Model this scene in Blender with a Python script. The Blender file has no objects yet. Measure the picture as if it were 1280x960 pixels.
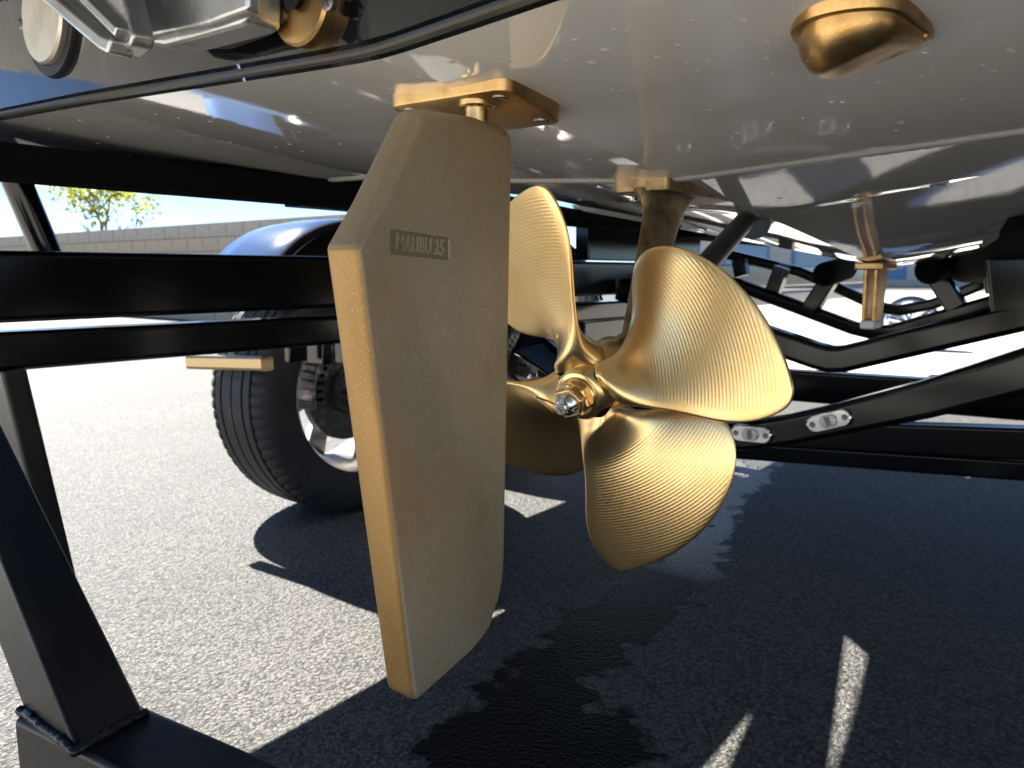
import bpy, bmesh, math, random
import numpy as np
from mathutils import Vector, Matrix
random.seed(7); rng = np.random.default_rng(7)
S = bpy.context.scene
COL = S.collection

# ---------------------------------------------------------------- camera, world, sun, exposure
PXF, HOR, CAMH, AZ = 962.0, 340.0, 0.72, math.radians(38)
PITCH = math.atan((480 - HOR) / PXF)
CF = np.array([-math.sin(AZ) * math.cos(PITCH), math.cos(AZ) * math.cos(PITCH), -math.sin(PITCH)])
CR = np.array([math.cos(AZ), math.sin(AZ), 0.0])
CU = np.cross(CR, CF)
CO = np.array([0, 0, CAMH])
cam = bpy.data.cameras.new('camera')
cam.sensor_width = 36; cam.lens = PXF / 1280 * 36
cam.clip_start = 0.02; cam.clip_end = 2000
cam.dof.use_dof = True; cam.dof.focus_distance = 0.66; cam.dof.aperture_fstop = 13
co = bpy.data.objects.new('camera', cam); COL.objects.link(co)
M3 = Matrix(((CR[0], CU[0], -CF[0]), (CR[1], CU[1], -CF[1]), (CR[2], CU[2], -CF[2])))
co.matrix_world = Matrix.Translation(Vector(CO)) @ M3.to_4x4()
S.camera = co

SUN = Vector((-0.88, 0.20, 1.0)).normalized()          # towards the sun
wd = bpy.data.worlds.new('World'); S.world = wd; wd.use_nodes = True
nt = wd.node_tree; bg = nt.nodes['Background']
sky = nt.nodes.new('ShaderNodeTexSky'); sky.sky_type = 'NISHITA'; sky.sun_disc = False
sky.sun_elevation = math.asin(SUN.z); sky.sun_rotation = math.atan2(SUN.x, SUN.y)
nt.links.new(sky.outputs[0], bg.inputs[0]); bg.inputs[1].default_value = 0.05
sky.altitude = 5500; sky.air_density = 1.; sky.dust_density = .1; sky.ozone_density = 2.5
sl = bpy.data.lights.new('sun', 'SUN'); sl.energy = 5.0; sl.angle = math.radians(0.53); sl.color = (1, .955, .88)
so = bpy.data.objects.new('sun', sl); COL.objects.link(so)
so.rotation_euler = SUN.to_track_quat('Z', 'Y').to_euler()
S.view_settings.view_transform = 'Standard'; S.view_settings.look = 'None'
S.view_settings.exposure = 2.26; S.view_settings.gamma = 1

# ---------------------------------------------------------------- measuring helpers (photo pixel + known plane -> place)
def ray(x, y): return CF + (x - 640) / PXF * CR - (y - 480) / PXF * CU
def onX(x, y, v): d = ray(x, y); return CO + d * v / d[0]
def onY(x, y, v): d = ray(x, y); return CO + d * v / d[1]
def onZ(x, y, v): d = ray(x, y); return CO + d * (v - CAMH) / d[2]
def onD(x, y, v): return CO + ray(x, y) * v

# ---------------------------------------------------------------- materials
def mat(name, color, rough=.5, metal=0., spec=.5, coat=0., noise=None, bump=None, aniso=0.):
    """noise: list of (color, scale, lo, hi, stretch); bump: list of (scale, strength, distance)"""
    m = bpy.data.materials.new(name); m.use_nodes = True
    n = m.node_tree.nodes; l = m.node_tree.links; b = n['Principled BSDF']
    b.inputs['Base Color'].default_value = (*color, 1); b.inputs['Roughness'].default_value = rough
    b.inputs['Metallic'].default_value = metal; b.inputs['Specular IOR Level'].default_value = spec
    if coat: b.inputs['Coat Weight'].default_value = coat; b.inputs['Coat Roughness'].default_value = .03
    tc = n.new('ShaderNodeTexCoord'); out = None
    for (c2, sc, lo, hi, st) in noise or ():
        mp = n.new('ShaderNodeMapping'); mp.inputs['Scale'].default_value = st
        l.new(tc.outputs['Object'], mp.inputs[0])
        t = n.new('ShaderNodeTexNoise'); t.inputs['Scale'].default_value = sc; t.inputs['Detail'].default_value = 5
        l.new(mp.outputs[0], t.inputs['Vector'])
        r = n.new('ShaderNodeMapRange'); r.inputs[1].default_value = lo; r.inputs[2].default_value = hi
        l.new(t.outputs[0], r.inputs[0])
        mx = n.new('ShaderNodeMix'); mx.data_type = 'RGBA'
        l.new(r.outputs[0], mx.inputs[0])
        if out: l.new(out, mx.inputs[6])
        else: mx.inputs[6].default_value = (*color, 1)
        mx.inputs[7].default_value = (*c2, 1); out = mx.outputs[2]
    if out: l.new(out, b.inputs['Base Color'])
    prev = None
    for (sc, stg, dist) in bump or ():
        t = n.new('ShaderNodeTexNoise'); t.inputs['Scale'].default_value = sc; t.inputs['Detail'].default_value = 4
        l.new(tc.outputs['Object'], t.inputs['Vector'])
        bp = n.new('ShaderNodeBump'); bp.inputs['Strength'].default_value = stg; bp.inputs['Distance'].default_value = dist
        l.new(t.outputs[0], bp.inputs['Height'])
        if prev: l.new(prev, bp.inputs['Normal'])
        prev = bp.outputs[0]
    if prev: l.new(prev, b.inputs['Normal'])
    m['last_normal'] = 0
    return m

M = {}
one = (1, 1, 1)
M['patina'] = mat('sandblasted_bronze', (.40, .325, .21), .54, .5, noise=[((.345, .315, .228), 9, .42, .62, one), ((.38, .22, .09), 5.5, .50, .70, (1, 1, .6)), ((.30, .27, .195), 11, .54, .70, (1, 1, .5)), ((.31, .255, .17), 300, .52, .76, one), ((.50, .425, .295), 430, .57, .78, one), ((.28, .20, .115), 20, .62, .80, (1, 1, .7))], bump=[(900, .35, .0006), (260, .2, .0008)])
def brown_top(m):
    """brown tarnish that has run down from the top of the casting"""
    n = m.node_tree.nodes; l = m.node_tree.links; b = n['Principled BSDF']; src = b.inputs['Base Color'].links[0].from_socket
    tc = n.new('ShaderNodeTexCoord'); sp = n.new('ShaderNodeSeparateXYZ'); l.new(tc.outputs['Object'], sp.inputs[0])
    t = n.new('ShaderNodeTexNoise'); t.inputs['Scale'].default_value = 9; t.inputs['Detail'].default_value = 6
    mp = n.new('ShaderNodeMapping'); mp.inputs['Scale'].default_value = (1, 1, .35); l.new(tc.outputs['Object'], mp.inputs[0]); l.new(mp.outputs[0], t.inputs['Vector'])
    ad = n.new('ShaderNodeMath'); ad.operation = 'MULTIPLY_ADD'; ad.inputs[1].default_value = .30; l.new(t.outputs[0], ad.inputs[0]); l.new(sp.outputs[2], ad.inputs[2])
    r = n.new('ShaderNodeMapRange'); r.inputs[1].default_value = .25; r.inputs[2].default_value = .42; r.inputs[4].default_value = .7; l.new(ad.outputs[0], r.inputs[0])
    mx = n.new('ShaderNodeMix'); mx.data_type = 'RGBA'; l.new(r.outputs[0], mx.inputs[0]); l.new(src, mx.inputs[6]); mx.inputs[7].default_value = (.36, .235, .10, 1); l.new(mx.outputs[2], b.inputs['Base Color'])
brown_top(M['patina'])
M['gold_cast'] = mat('golden_bronze_edge', (.35, .21, .075), .48, .7, noise=[((.29, .175, .06), 30, .45, .65, (1, 1, .3)), ((.47, .32, .15), 500, .58, .74, one)], bump=[(700, .25, .0005)])  # golden tone for the rudder's trailing edge only; the face is duller
M['bronze'] = mat('cast_bronze', (.60, .375, .15), .36, 1., noise=[((.44, .255, .095), 40, .45, .65, one), ((.66, .44, .20), 300, .58, .74, one)], bump=[(500, .25, .0006), (60, .15, .001)])
M['dark_bronze'] = mat('dark_cast_bronze', (.36, .25, .13), .42, .9, noise=[((.22, .14, .07), 50, .45, .62, one)], bump=[(450, .5, .0008)])
M['hub_bronze'] = mat('polished_bronze', (.82, .58, .28), .24, 1., noise=[((.70, .47, .20), 25, .45, .65, one)], bump=[(300, .08, .0006)])
M['gelcoat'] = mat('grey_gelcoat', (.80, .785, .75), .03, 0., .6, 1., noise=[((.74, .73, .70), 4, .4, .7, one)], bump=[(5, .03, .01), (1.6, .08, .02), (70, .035, .002)])
M['black_gelcoat'] = mat('black_gelcoat', (.005, .005, .006), .05, 0., .5, .15, noise=[((.045, .042, .037), 30, .62, .78, (1, 1, .3))], bump=[(22, .10, .006)])
M['rubrail'] = mat('edge_trim_plastic', (.09, .085, .075), .3, 0., .5, bump=[(60, .2, .002)])
M['strip'] = mat('ribbed_grey_rubber', (.40, .39, .37), .45)
M['paint'] = mat('black_gloss_paint', (.0035, .0035, .004), .14, 0., .42, 0., noise=[((.009, .009, .009), 60, .6, .8, one)], bump=[(55, .04, .002), (900, .05, .0004)])
M['satin'] = mat('black_satin_paint', (.008, .008, .009), .32, 0., .35, 0., noise=[((.03, .029, .027), 30, .55, .8, one)], bump=[(400, .25, .0006), (40, .05, .002)])
M['carpet'] = mat('black_bunk_carpet', (.004, .004, .0045), .95, 0., .1, bump=[(600, .8, .003)])
M['rubber'] = mat('tyre_rubber', (.022, .022, .023), .6, 0., .35, noise=[((.045, .043, .04), 14, .5, .75, one), ((.09, .085, .078), 40, .66, .8, one)], bump=[(160, .2, .001)])
M['alloy'] = mat('machined_alloy', (.74, .74, .75), .22, 1., bump=[(40, .05, .001)])
M['dark_steel'] = mat('dark_brake_steel', (.16, .15, .145), .38, .9, noise=[((.30, .27, .24), 30, .5, .7, one)], bump=[(90, .3, .002)])
M['alu'] = mat('weathered_aluminium', (.50, .495, .48), .33, .85, noise=[((.36, .35, .33), 12, .45, .65, (1, 1, .3)), ((.66, .65, .62), 90, .56, .72, one)], bump=[(120, .15, .001)])
M['chrome'] = mat('chrome', (.82, .83, .85), .08, 1., bump=[(90, .04, .001)])
M['stainless'] = mat('stainless_shaft', (.66, .66, .66), .18, 1., noise=[((.4, .4, .4), 60, .5, .7, one)])
M['fender'] = mat('polished_fender', (.70, .72, .75), .10, 1., noise=[((.8, .8, .8), 160, .68, .74, one)], bump=[(30, .03, .002)])
M['lip_tan_reflection'] = mat('polished_lip_with_reflection', (.34, .25, .14), .2, .9)  # polished lip: tan reflection of the ground put into the base colour
M['black'] = mat('matt_black', (.006, .006, .006), .5)
M['lens'] = mat('clear_lens', (.55, .55, .55), .08, .3, .8, bump=[(160, .5, .002)])
M['white'] = mat('white_plastic', (.75, .75, .73), .3)
M['block'] = mat('tan_concrete_block', (.60, .475, .33), .9, 0., .2, noise=[((.52, .41, .29), 9, .4, .65, one)], bump=[(60, .4, .01)])
M['cap'] = mat('grey_concrete_cap', (.58, .50, .40), .9, 0., .2, noise=[((.50, .43, .35), 9, .4, .65, one)], bump=[(60, .4, .01)])
M['mortar'] = mat('mortar', (.24, .215, .19), .95, 0., .2)
M['concrete'] = mat('light_concrete', (.46, .435, .385), .8, 0., .3, noise=[((.40, .38, .34), 1.5, .4, .65, one), ((.49, .465, .42), 60, .5, .7, one)], bump=[(120, .3, .003)])
M['bark'] = mat('bark', (.16, .10, .06), .9, noise=[((.09, .06, .04), 12, .4, .6, (1, 1, .2))])
M['render'] = mat('pale_stucco', (.62, .58, .50), .9, noise=[((.55, .51, .45), 1, .4, .6, one)], bump=[(30, .2, .01)])
M['glass'] = mat('blue_glass', (.06, .16, .30), .06, 0., .8)
M['bluepaint'] = mat('blue_door_paint', (.10, .22, .42), .4)

def leaf_material():
    m = mat('yellow_green_leaf', (.24, .24, .035), .5, noise=[((.38, .30, .05), 3, .4, .62, one), ((.09, .14, .03), 7, .52, .68, one)])
    n = m.node_tree.nodes; l = m.node_tree.links; b = n['Principled BSDF']
    tr = n.new('ShaderNodeBsdfTranslucent'); tr.inputs[0].default_value = (.35, .38, .05, 1)
    mx = n.new('ShaderNodeMixShader'); mx.inputs[0].default_value = .5
    l.new(b.outputs[0], mx.inputs[1]); l.new(tr.outputs[0], mx.inputs[2]); l.new(mx.outputs[0], n['Material Output'].inputs[0])
    return m
M['leaf'] = leaf_material()

def prop_material():
    """nickel-bronze with milled arcs; UV.x = radius in metres, UV.y = 0..1 along the chord"""
    m = mat('milled_bronze', (.78, .57, .30), .27, 1.)
    n = m.node_tree.nodes; l = m.node_tree.links; b = n['Principled BSDF']
    def mt(op, a, c=None):
        x = n.new('ShaderNodeMath'); x.operation = op
        for i, v in enumerate((a, c)):
            if v is None: continue
            if isinstance(v, (int, float)): x.inputs[i].default_value = v
            else: l.new(v, x.inputs[i])
        return x.outputs[0]
    uv = n.new('ShaderNodeUVMap'); sp = n.new('ShaderNodeSeparateXYZ'); l.new(uv.outputs[0], sp.inputs[0])
    nz = n.new('ShaderNodeTexNoise'); nz.inputs['Scale'].default_value = 14; nz.inputs['Detail'].default_value = 2
    tc = n.new('ShaderNodeTexCoord'); l.new(tc.outputs['Object'], nz.inputs['Vector'])
    wob = mt('MULTIPLY', mt('SUBTRACT', nz.outputs[0], .5), .0006)
    r = mt('ADD', sp.outputs[0], wob)
    fr = mt('SUBTRACT', mt('FRACT', mt('MULTIPLY', r, 1 / .0034)), .5)
    sc = mt('MULTIPLY', mt('MULTIPLY', fr, fr), 4.0)                       # scalloped groove profile
    v = sp.outputs[1]
    edge = mt('MINIMUM', v, mt('SUBTRACT', 1.0, v))
    me = n.new('ShaderNodeMapRange'); me.inputs[1].default_value = .06; me.inputs[2].default_value = .085; l.new(edge, me.inputs[0])
    mr = n.new('ShaderNodeMapRange'); mr.inputs[1].default_value = .074; mr.inputs[2].default_value = .078; l.new(sp.outputs[0], mr.inputs[0])
    # scallops where the cutter turned round, along the border of the milled field
    mask = mt('MULTIPLY', me.outputs[0], mr.outputs[0])
    hgt = mt('MULTIPLY', sc, mask)
    bp = n.new('ShaderNodeBump'); bp.inputs['Strength'].default_value = .2; bp.inputs['Distance'].default_value = .00055
    l.new(hgt, bp.inputs['Height'])
    n2 = n.new('ShaderNodeTexNoise'); n2.inputs['Scale'].default_value = 400; n2.inputs['Detail'].default_value = 3
    l.new(tc.outputs['Object'], n2.inputs['Vector'])
    b2 = n.new('ShaderNodeBump'); b2.inputs['Strength'].default_value = .12; b2.inputs['Distance'].default_value = .0004
    l.new(n2.outputs[0], b2.inputs['Height']); l.new(bp.outputs[0], b2.inputs['Normal']); l.new(b2.outputs[0], b.inputs['Normal'])
    n3 = n.new('ShaderNodeTexNoise'); n3.inputs['Scale'].default_value = 16; n3.inputs['Detail'].default_value = 4
    l.new(tc.outputs['Object'], n3.inputs['Vector'])
    mm = n.new('ShaderNodeMapRange'); mm.inputs[1].default_value = .35; mm.inputs[2].default_value = .7; l.new(n3.outputs[0], mm.inputs[0])
    mx = n.new('ShaderNodeMix'); mx.data_type = 'RGBA'; mx.inputs[6].default_value = (.92, .67, .33, 1); mx.inputs[7].default_value = (.82, .545, .23, 1)
    l.new(mm.outputs[0], mx.inputs[0])
    mx2 = n.new('ShaderNodeMix'); mx2.data_type = 'RGBA'; mx2.inputs[7].default_value = (.60, .36, .13, 1)
    l.new(mx.outputs[2], mx2.inputs[6]); l.new(mt('MULTIPLY', hgt, .30), mx2.inputs[0]); l.new(mx2.outputs[2], b.inputs['Base Color'])
    rr = n.new('ShaderNodeMapRange'); rr.inputs[3].default_value = .24; rr.inputs[4].default_value = .36; l.new(n3.outputs[0], rr.inputs[0]); l.new(rr.outputs[0], b.inputs['Roughness'])
    return m
M['prop'] = prop_material()

def ground_material():
    m = mat('old_asphalt', (.1, .1, .1), .8)
    n = m.node_tree.nodes; l = m.node_tree.links; b = n['Principled BSDF']
    tc = n.new('ShaderNodeTexCoord')
    def noise(s, d=4):
        t = n.new('ShaderNodeTexNoise'); t.inputs['Scale'].default_value = s; t.inputs['Detail'].default_value = d
        l.new(tc.outputs['Object'], t.inputs['Vector']); return t.outputs[0]
    def rng_(i, a, c, d=0., e=1.):
        r = n.new('ShaderNodeMapRange'); r.inputs[1].default_value = a; r.inputs[2].default_value = c; r.inputs[3].default_value = d; r.inputs[4].default_value = e
        l.new(i, r.inputs[0]); return r.outputs[0]
    def mix(f, a, c):
        x = n.new('ShaderNodeMix'); x.data_type = 'RGBA'; l.new(f, x.inputs[0])
        for i, v in ((6, a), (7, c)):
            if isinstance(v, tuple): x.inputs[i].default_value = (*v, 1)
            else: l.new(v, x.inputs[i])
        return x.outputs[2]
    vo = n.new('ShaderNodeTexVoronoi'); vo.inputs['Scale'].default_value = 150; l.new(tc.outputs['Object'], vo.inputs['Vector'])
    vo2 = n.new('ShaderNodeTexVoronoi'); vo2.inputs['Scale'].default_value = 420; l.new(tc.outputs['Object'], vo2.inputs['Vector'])
    sep = n.new('ShaderNodeSeparateColor'); l.new(vo.outputs['Color'], sep.inputs[0])
    c = mix(rng_(noise(2.2, 6), .38, .66), (.094, .091, .085), (.120, .116, .107))
    c = mix(rng_(sep.outputs[0], .55, 1.), c, (.175, .168, .150))
    c = mix(rng_(sep.outputs[1], .72, .95), c, (.036, .035, .033))
    c = mix(rng_(vo.outputs['Distance'], .45, .75), c, (.040, .039, .037))
    pit = rng_(noise(24, 3), .68, .74)
    c = mix(pit, c, (.03, .029, .028))
    at = n.new('ShaderNodeAttribute'); at.attribute_name = 'wet'
    ad = n.new('ShaderNodeMath'); ad.operation = 'ADD'; l.new(at.outputs['Fac'], ad.inputs[0])
    m1 = n.new('ShaderNodeMath'); m1.operation = 'MULTIPLY_ADD'; m1.inputs[1].default_value = .22; m1.inputs[2].default_value = -.11
    l.new(noise(15, 7), m1.inputs[0]); l.new(m1.outputs[0], ad.inputs[1])
    wet = rng_(ad.outputs[0], -.008, .012)
    c = mix(wet, c, (.007, .0068, .0062))
    l.new(c, b.inputs['Base Color'])
    r = n.new('ShaderNodeMapRange'); r.inputs[3].default_value = .62; r.inputs[4].default_value = .30; l.new(wet, r.inputs[0]); l.new(r.outputs[0], b.inputs['Roughness'])
    sw_ = n.new('ShaderNodeMapRange'); sw_.inputs[3].default_value = .30; sw_.inputs[4].default_value = .02; l.new(wet, sw_.inputs[0]); 
    sxyz = n.new('ShaderNodeSeparateXYZ'); l.new(tc.outputs['Object'], sxyz.inputs[0])
    deep = n.new('ShaderNodeMath'); deep.operation = 'MULTIPLY'; l.new(rng_(sxyz.outputs[1], 1.62, 1.95), deep.inputs[0]); l.new(wet, deep.inputs[1])   # standing water at the upper end
    dm = n.new('ShaderNodeMath'); dm.operation = 'MULTIPLY_ADD'; dm.inputs[1].default_value = .7; l.new(deep.outputs[0], dm.inputs[0]); l.new(sw_.outputs[0], dm.inputs[2])
    l.new(dm.outputs[0], b.inputs['Specular IOR Level'])
    h = n.new('ShaderNodeMath'); h.operation = 'MULTIPLY_ADD'; h.inputs[1].default_value = -.8
    l.new(vo.outputs['Distance'], h.inputs[0])
    h2 = n.new('ShaderNodeMath'); h2.operation = 'MULTIPLY_ADD'; h2.inputs[1].default_value = .75; l.new(noise(95, 8), h2.inputs[0]); 
    h3 = n.new('ShaderNodeMath'); h3.operation = 'MULTIPLY'; h3.inputs[1].default_value = -.35; l.new(vo2.outputs['Distance'], h3.inputs[0])
    l.new(h3.outputs[0], h2.inputs[2]); l.new(h2.outputs[0], h.inputs[2])
    bp = n.new('ShaderNodeBump'); bp.inputs['Distance'].default_value = .0055
    st = n.new('ShaderNodeMapRange'); st.inputs[3].default_value = 1.0; st.inputs[4].default_value = .9; l.new(wet, st.inputs[0]); l.new(st.outputs[0], bp.inputs['Strength'])
    l.new(h.outputs[0], bp.inputs['Height']); l.new(bp.outputs[0], b.inputs['Normal'])
    return m
M['asphalt'] = ground_material()

# ---------------------------------------------------------------- mesh helpers
class MB:
    def __init__(s): s.v = []; s.f = []; s.mi = []; s.uv = {}
    def add(s, vs, fs, mi=0):
        o = len(s.v); s.v += [tuple(float(a) for a in p) for p in vs]
        s.f += [tuple(i + o for i in f) for f in fs]; s.mi += [mi] * len(fs); return o
    def grid(s, P, mi=0, closeu=False, closev=False):
        P = np.asarray(P, float); a, b = P.shape[:2]; fs = []
        for i in range(a if closeu else a - 1):
            for j in range(b if closev else b - 1):
                i2 = (i + 1) % a; j2 = (j + 1) % b
                fs.append((i * b + j, i2 * b + j, i2 * b + j2, i * b + j2))
        return s.add(P.reshape(-1, 3), fs, mi)
    def box(s, lo, hi, mi=0):
        x0, y0, z0 = lo; x1, y1, z1 = hi
        s.add([(x0, y0, z0), (x1, y0, z0), (x1, y1, z0), (x0, y1, z0), (x0, y0, z1), (x1, y0, z1), (x1, y1, z1), (x0, y1, z1)],
              [(3, 2, 1, 0), (4, 5, 6, 7), (0, 1, 5, 4), (1, 2, 6, 5), (2, 3, 7, 6), (3, 0, 4, 7)], mi)
    def frame(s, path, up):
        path = [np.array(p, float) for p in path]; up = np.array(up, float); out = []
        for i, p in enumerate(path):
            d = (path[min(i + 1, len(path) - 1)] - path[max(i - 1, 0)]); d /= np.linalg.norm(d)
            side = np.cross(d, up); side /= np.linalg.norm(side); u = np.cross(side, d)
            k = 1.0
            if 0 < i < len(path) - 1:
                a = path[i] - path[i - 1]; a /= np.linalg.norm(a); k = 1 / max(.5, abs(a @ d))
            out.append((p, side, u, k))
        return out
    def sweep(s, path, prof, up=(0, 0, 1), mi=0, cap=True, scale=None):
        rows = []
        for i, (p, sd, u, k) in enumerate(s.frame(path, up)):
            q = scale[i] if scale is not None else 1
            rows.append([p + sd * a * q + u * b * k * q for a, b in prof])
        o = s.grid(rows, mi, False, True); n = len(prof); m = len(rows)
        if cap:
            s.f += [tuple(o + j for j in range(n)), tuple(o + (m - 1) * n + j for j in reversed(range(n)))]; s.mi += [mi, mi]
    def tube(s, path, r, n=14, up=(0, 0, 1), mi=0, cap=True, scale=None):
        s.sweep(path, [(r * math.cos(t * 2 * math.pi / n), r * math.sin(t * 2 * math.pi / n)) for t in range(n)], up, mi, cap, scale)
    def sq(s, path, w, h, up=(0, 0, 1), b=.006, mi=0):
        a, c = w / 2, h / 2; pr = []
        for (cx, cz, t0) in ((a - b, c - b, 0), (-a + b, c - b, 90), (-a + b, -c + b, 180), (a - b, -c + b, 270)):
            for k in range(4):
                t = math.radians(t0 + 30 * k); pr.append((cx + b * math.cos(t), cz + b * math.sin(t)))
        pr2 = []
        for i, q in enumerate(pr):
            pv, nx = pr[i - 1], pr[(i + 1) % 16]
            if i % 4 == 0: pr2.append((q[0] + (pv[0] - q[0]) * .04, q[1] + (pv[1] - q[1]) * .04))
            pr2.append(q)
            if i % 4 == 3: pr2.append((q[0] + (nx[0] - q[0]) * .04, q[1] + (nx[1] - q[1]) * .04))
        pr = pr2
        s.sweep(path, pr, up, mi)
    def lathe(s, c, ax, prof, n=32, mi=0, closed=False, up=(0, 0, 1)):
        """prof: (offset along axis, radius)"""
        c = np.array(c, float); ax = np.array(ax, float) / np.linalg.norm(ax); up = np.array(up, float)
        if abs(ax @ up) > .999: up = np.array([0, 1., 0])
        e1 = np.cross(ax, up); e1 /= np.linalg.norm(e1); e2 = np.cross(e1, ax)
        P = [[c + ax * a + (e1 * math.cos(t) + e2 * math.sin(t)) * r for a, r in prof] for t in np.linspace(0, 2 * math.pi, n, endpoint=False)]
        s.grid(P, mi, True, closed)
    def prism(s, poly, vec, mi=0):
        poly = [np.array(p, float) for p in poly]; vec = np.array(vec, float); n = len(poly)
        s.add(poly + [p + vec for p in poly], [tuple(reversed(range(n))), tuple(range(n, 2 * n))] + [(i, (i + 1) % n, n + (i + 1) % n, n + i) for i in range(n)], mi)
    def mesh(s, name, mats, org, smooth=True, angle=32):
        me = bpy.data.meshes.new(name)
        V = np.array(s.v) - np.array(org)
        if not np.isfinite(V).all(): print('NAN in', name)
        me.from_pydata(V.tolist(), [], s.f); me.validate()
        for m in mats: me.materials.append(m)
        if len(mats) > 1 and len(me.polygons) == len(s.mi): me.polygons.foreach_set('material_index', s.mi)
        bm = bmesh.new(); bm.from_mesh(me); bmesh.ops.recalc_face_normals(bm, faces=bm.faces); bm.to_mesh(me); bm.free()
        if smooth:
            me.polygons.foreach_set('use_smooth', [True] * len(me.polygons)); me.set_sharp_from_angle(angle=math.radians(angle))
        me.update(); return me

ORG = {}
def thing(name, label, cat, loc=(0, 0, 0), group=None):
    o = bpy.data.objects.new(name, None); COL.objects.link(o); o.location = loc; o.empty_display_size = .1
    o['label'] = label; o['category'] = cat
    if group: o['group'] = group
    ORG[o.name] = np.array(loc, float); return o
def put(name, mb, mats, parent=None, label=None, cat=None, group=None, kind=None, smooth=True, angle=32, bevel=0, org=None):
    if not isinstance(mats, (list, tuple)): mats = [mats]
    V = np.array(mb.v)
    if org is None: org = (V.min(0) + V.max(0)) / 2
    org = np.array(org, float)
    me = mb.mesh(name, mats, org, smooth, angle)
    o = bpy.data.objects.new(name, me); COL.objects.link(o)
    if parent: o.parent = parent; o.location = org - ORG[parent.name]
    else: o.location = org
    ORG[o.name] = org
    if label: o['label'] = label
    if cat: o['category'] = cat
    if group: o['group'] = group
    if kind: o['kind'] = kind
    if bevel:
        bv = o.modifiers.new('bevel', 'BEVEL'); bv.width = bevel; bv.segments = 3; bv.limit_method = 'ANGLE'; bv.angle_limit = math.radians(40)
    return o
def dup(o, parent, delta=(0, 0, 0), first=True):
    c = o.copy(); COL.objects.link(c); c.parent = parent
    ORG[c.name] = ORG[o.name] + np.array(delta)
    if first: c.location = Vector(o.location) + Vector(delta)
    for ch in list(o.children): dup(ch, c, delta, False)
    return c
def txt(name, s, size, place, mat_, parent, depth=.0008, squeeze=.8):
    """place(u, v, w) -> point; u along the line of writing, v up, w out of the surface"""
    cu = bpy.data.curves.new(name, 'FONT'); cu.body = s; cu.size = size; cu.extrude = depth; cu.bevel_depth = size * .02; cu.align_x = 'CENTER'; cu.align_y = 'CENTER'
    cu.offset = size * .012; cu.resolution_u = 3
    t = bpy.data.objects.new(name, cu); COL.objects.link(t)
    me = bpy.data.meshes.new_from_object(t.evaluated_get(bpy.context.evaluated_depsgraph_get()))
    bpy.data.objects.remove(t); bpy.data.curves.remove(cu)
    mb = MB(); mb.add([place(v.co.x * squeeze, v.co.y, v.co.z) for v in me.vertices], [tuple(p.vertices) for p in me.polygons]); bpy.data.meshes.remove(me)
    return put(name, mb, mat_, parent, smooth=False)

# ================================================================ GROUND
WETPX = [(990, 566), (930, 625), (908, 695), (892, 727), (840, 778), (808, 804), (790, 828), (752, 848), (741, 876), (791, 898), (822, 929), (790, 956), (740, 990), (640, 1060), (470, 1060), (505, 965), (540, 920), (600, 862), (640, 830), (676, 797), (720, 756), (780, 722), (850, 680), (880, 640), (925, 575)]
WP = np.array([onZ(x, y, 0)[:2] for x, y in WETPX])
def sdf(P, poly):
    d = np.full(len(P), 1e9); inside = np.zeros(len(P), bool)
    for i in range(len(poly)):
        a = poly[i]; b = poly[(i + 1) % len(poly)]; ab = b - a
        t = np.clip(((P - a) @ ab) / (ab @ ab), 0, 1)
        d = np.minimum(d, np.linalg.norm(P - a - t[:, None] * ab, axis=1))
        c = (a[1] > P[:, 1]) != (b[1] > P[:, 1])
        with np.errstate(divide='ignore', invalid='ignore'):
            inside ^= c & (P[:, 0] < (b[0] - a[0]) * (P[:, 1] - a[1]) / (b[1] - a[1]) + a[0])
    return np.where(inside, d, -d)
def axis_(lo, hi, st):
    a = list(np.arange(lo, hi, st)); g = [1, 3, 8, 20, 60, 200, 600]
    return np.array([lo - k for k in reversed(g)] + a + [a[-1] + k for k in g])
gx, gy = axis_(-2.2, .6, .035), axis_(.2, 3.6, .035)
mb = MB(); GX, GY = np.meshgrid(gx, gy, indexing='ij')
mb.grid(np.stack([GX, GY, GX * 0], -1))
g = put('ground', mb, M['asphalt'], kind='structure', org=(0, 0, 0))
at = g.data.attributes.new('wet', 'FLOAT', 'POINT')
co_ = np.empty(len(g.data.vertices) * 3); g.data.vertices.foreach_get('co', co_)
at.data.foreach_set('value', np.clip(sdf(co_.reshape(-1, 3)[:, :2], WP), -.5, .5).astype(np.float32))

# ================================================================ BOAT
KX = -.432
boat = thing('motorboat', 'glossy grey motorboat seen from below its stern, bronze propeller underneath, resting on a trailer', 'motorboat', (KX, .4, .72))
STN = np.array([  # Y, keel z, crease dx, crease z, chine z
    [.40, .8715, .46, .898, .924], [.60, .858, .53, .894, .903], [.88, .828, .60, .884, .888], [1.08, .808, .63, .880, .884], [1.3, .787, .66, .876, .884], [1.84, .733, .70, .872, .884],
    [2.15, .731, .70, .874, .886], [2.5, .748, .69, .884, .895], [3.0, .80, .62, .92, .93], [3.5, .90, .48, .99, 1.0], [4.1, 1.12, .24, 1.16, 1.18], [4.5, 1.40, .03, 1.42, 1.43]])
def smooth_interp(y, col):
    x = STN[:, 0]; v = STN[:, col]
    def lin(q): return np.interp(q, x, v)
    return (lin(y) * 2 + lin(y - .08) + lin(y + .08)) / 4 if .5 < y else lin(y)
def section(y):
    k, c, z1, z2 = (float(smooth_interp(y, j)) for j in (1, 2, 3, 4)); w = float(np.interp(y, [.4, .6, .88, 1.08, 1.155, 1.16, 1.28, 1.76, 1.765, 2.5, 3.0, 3.5, 4.1, 4.5], [1.0, .95, .86, .76, .76, .572, .588, .678, .74, .74, .68, .53, .28, .05])); c = min(c, w - .03)
    return k, c, z1, z2, w
STEP = .005
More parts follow.
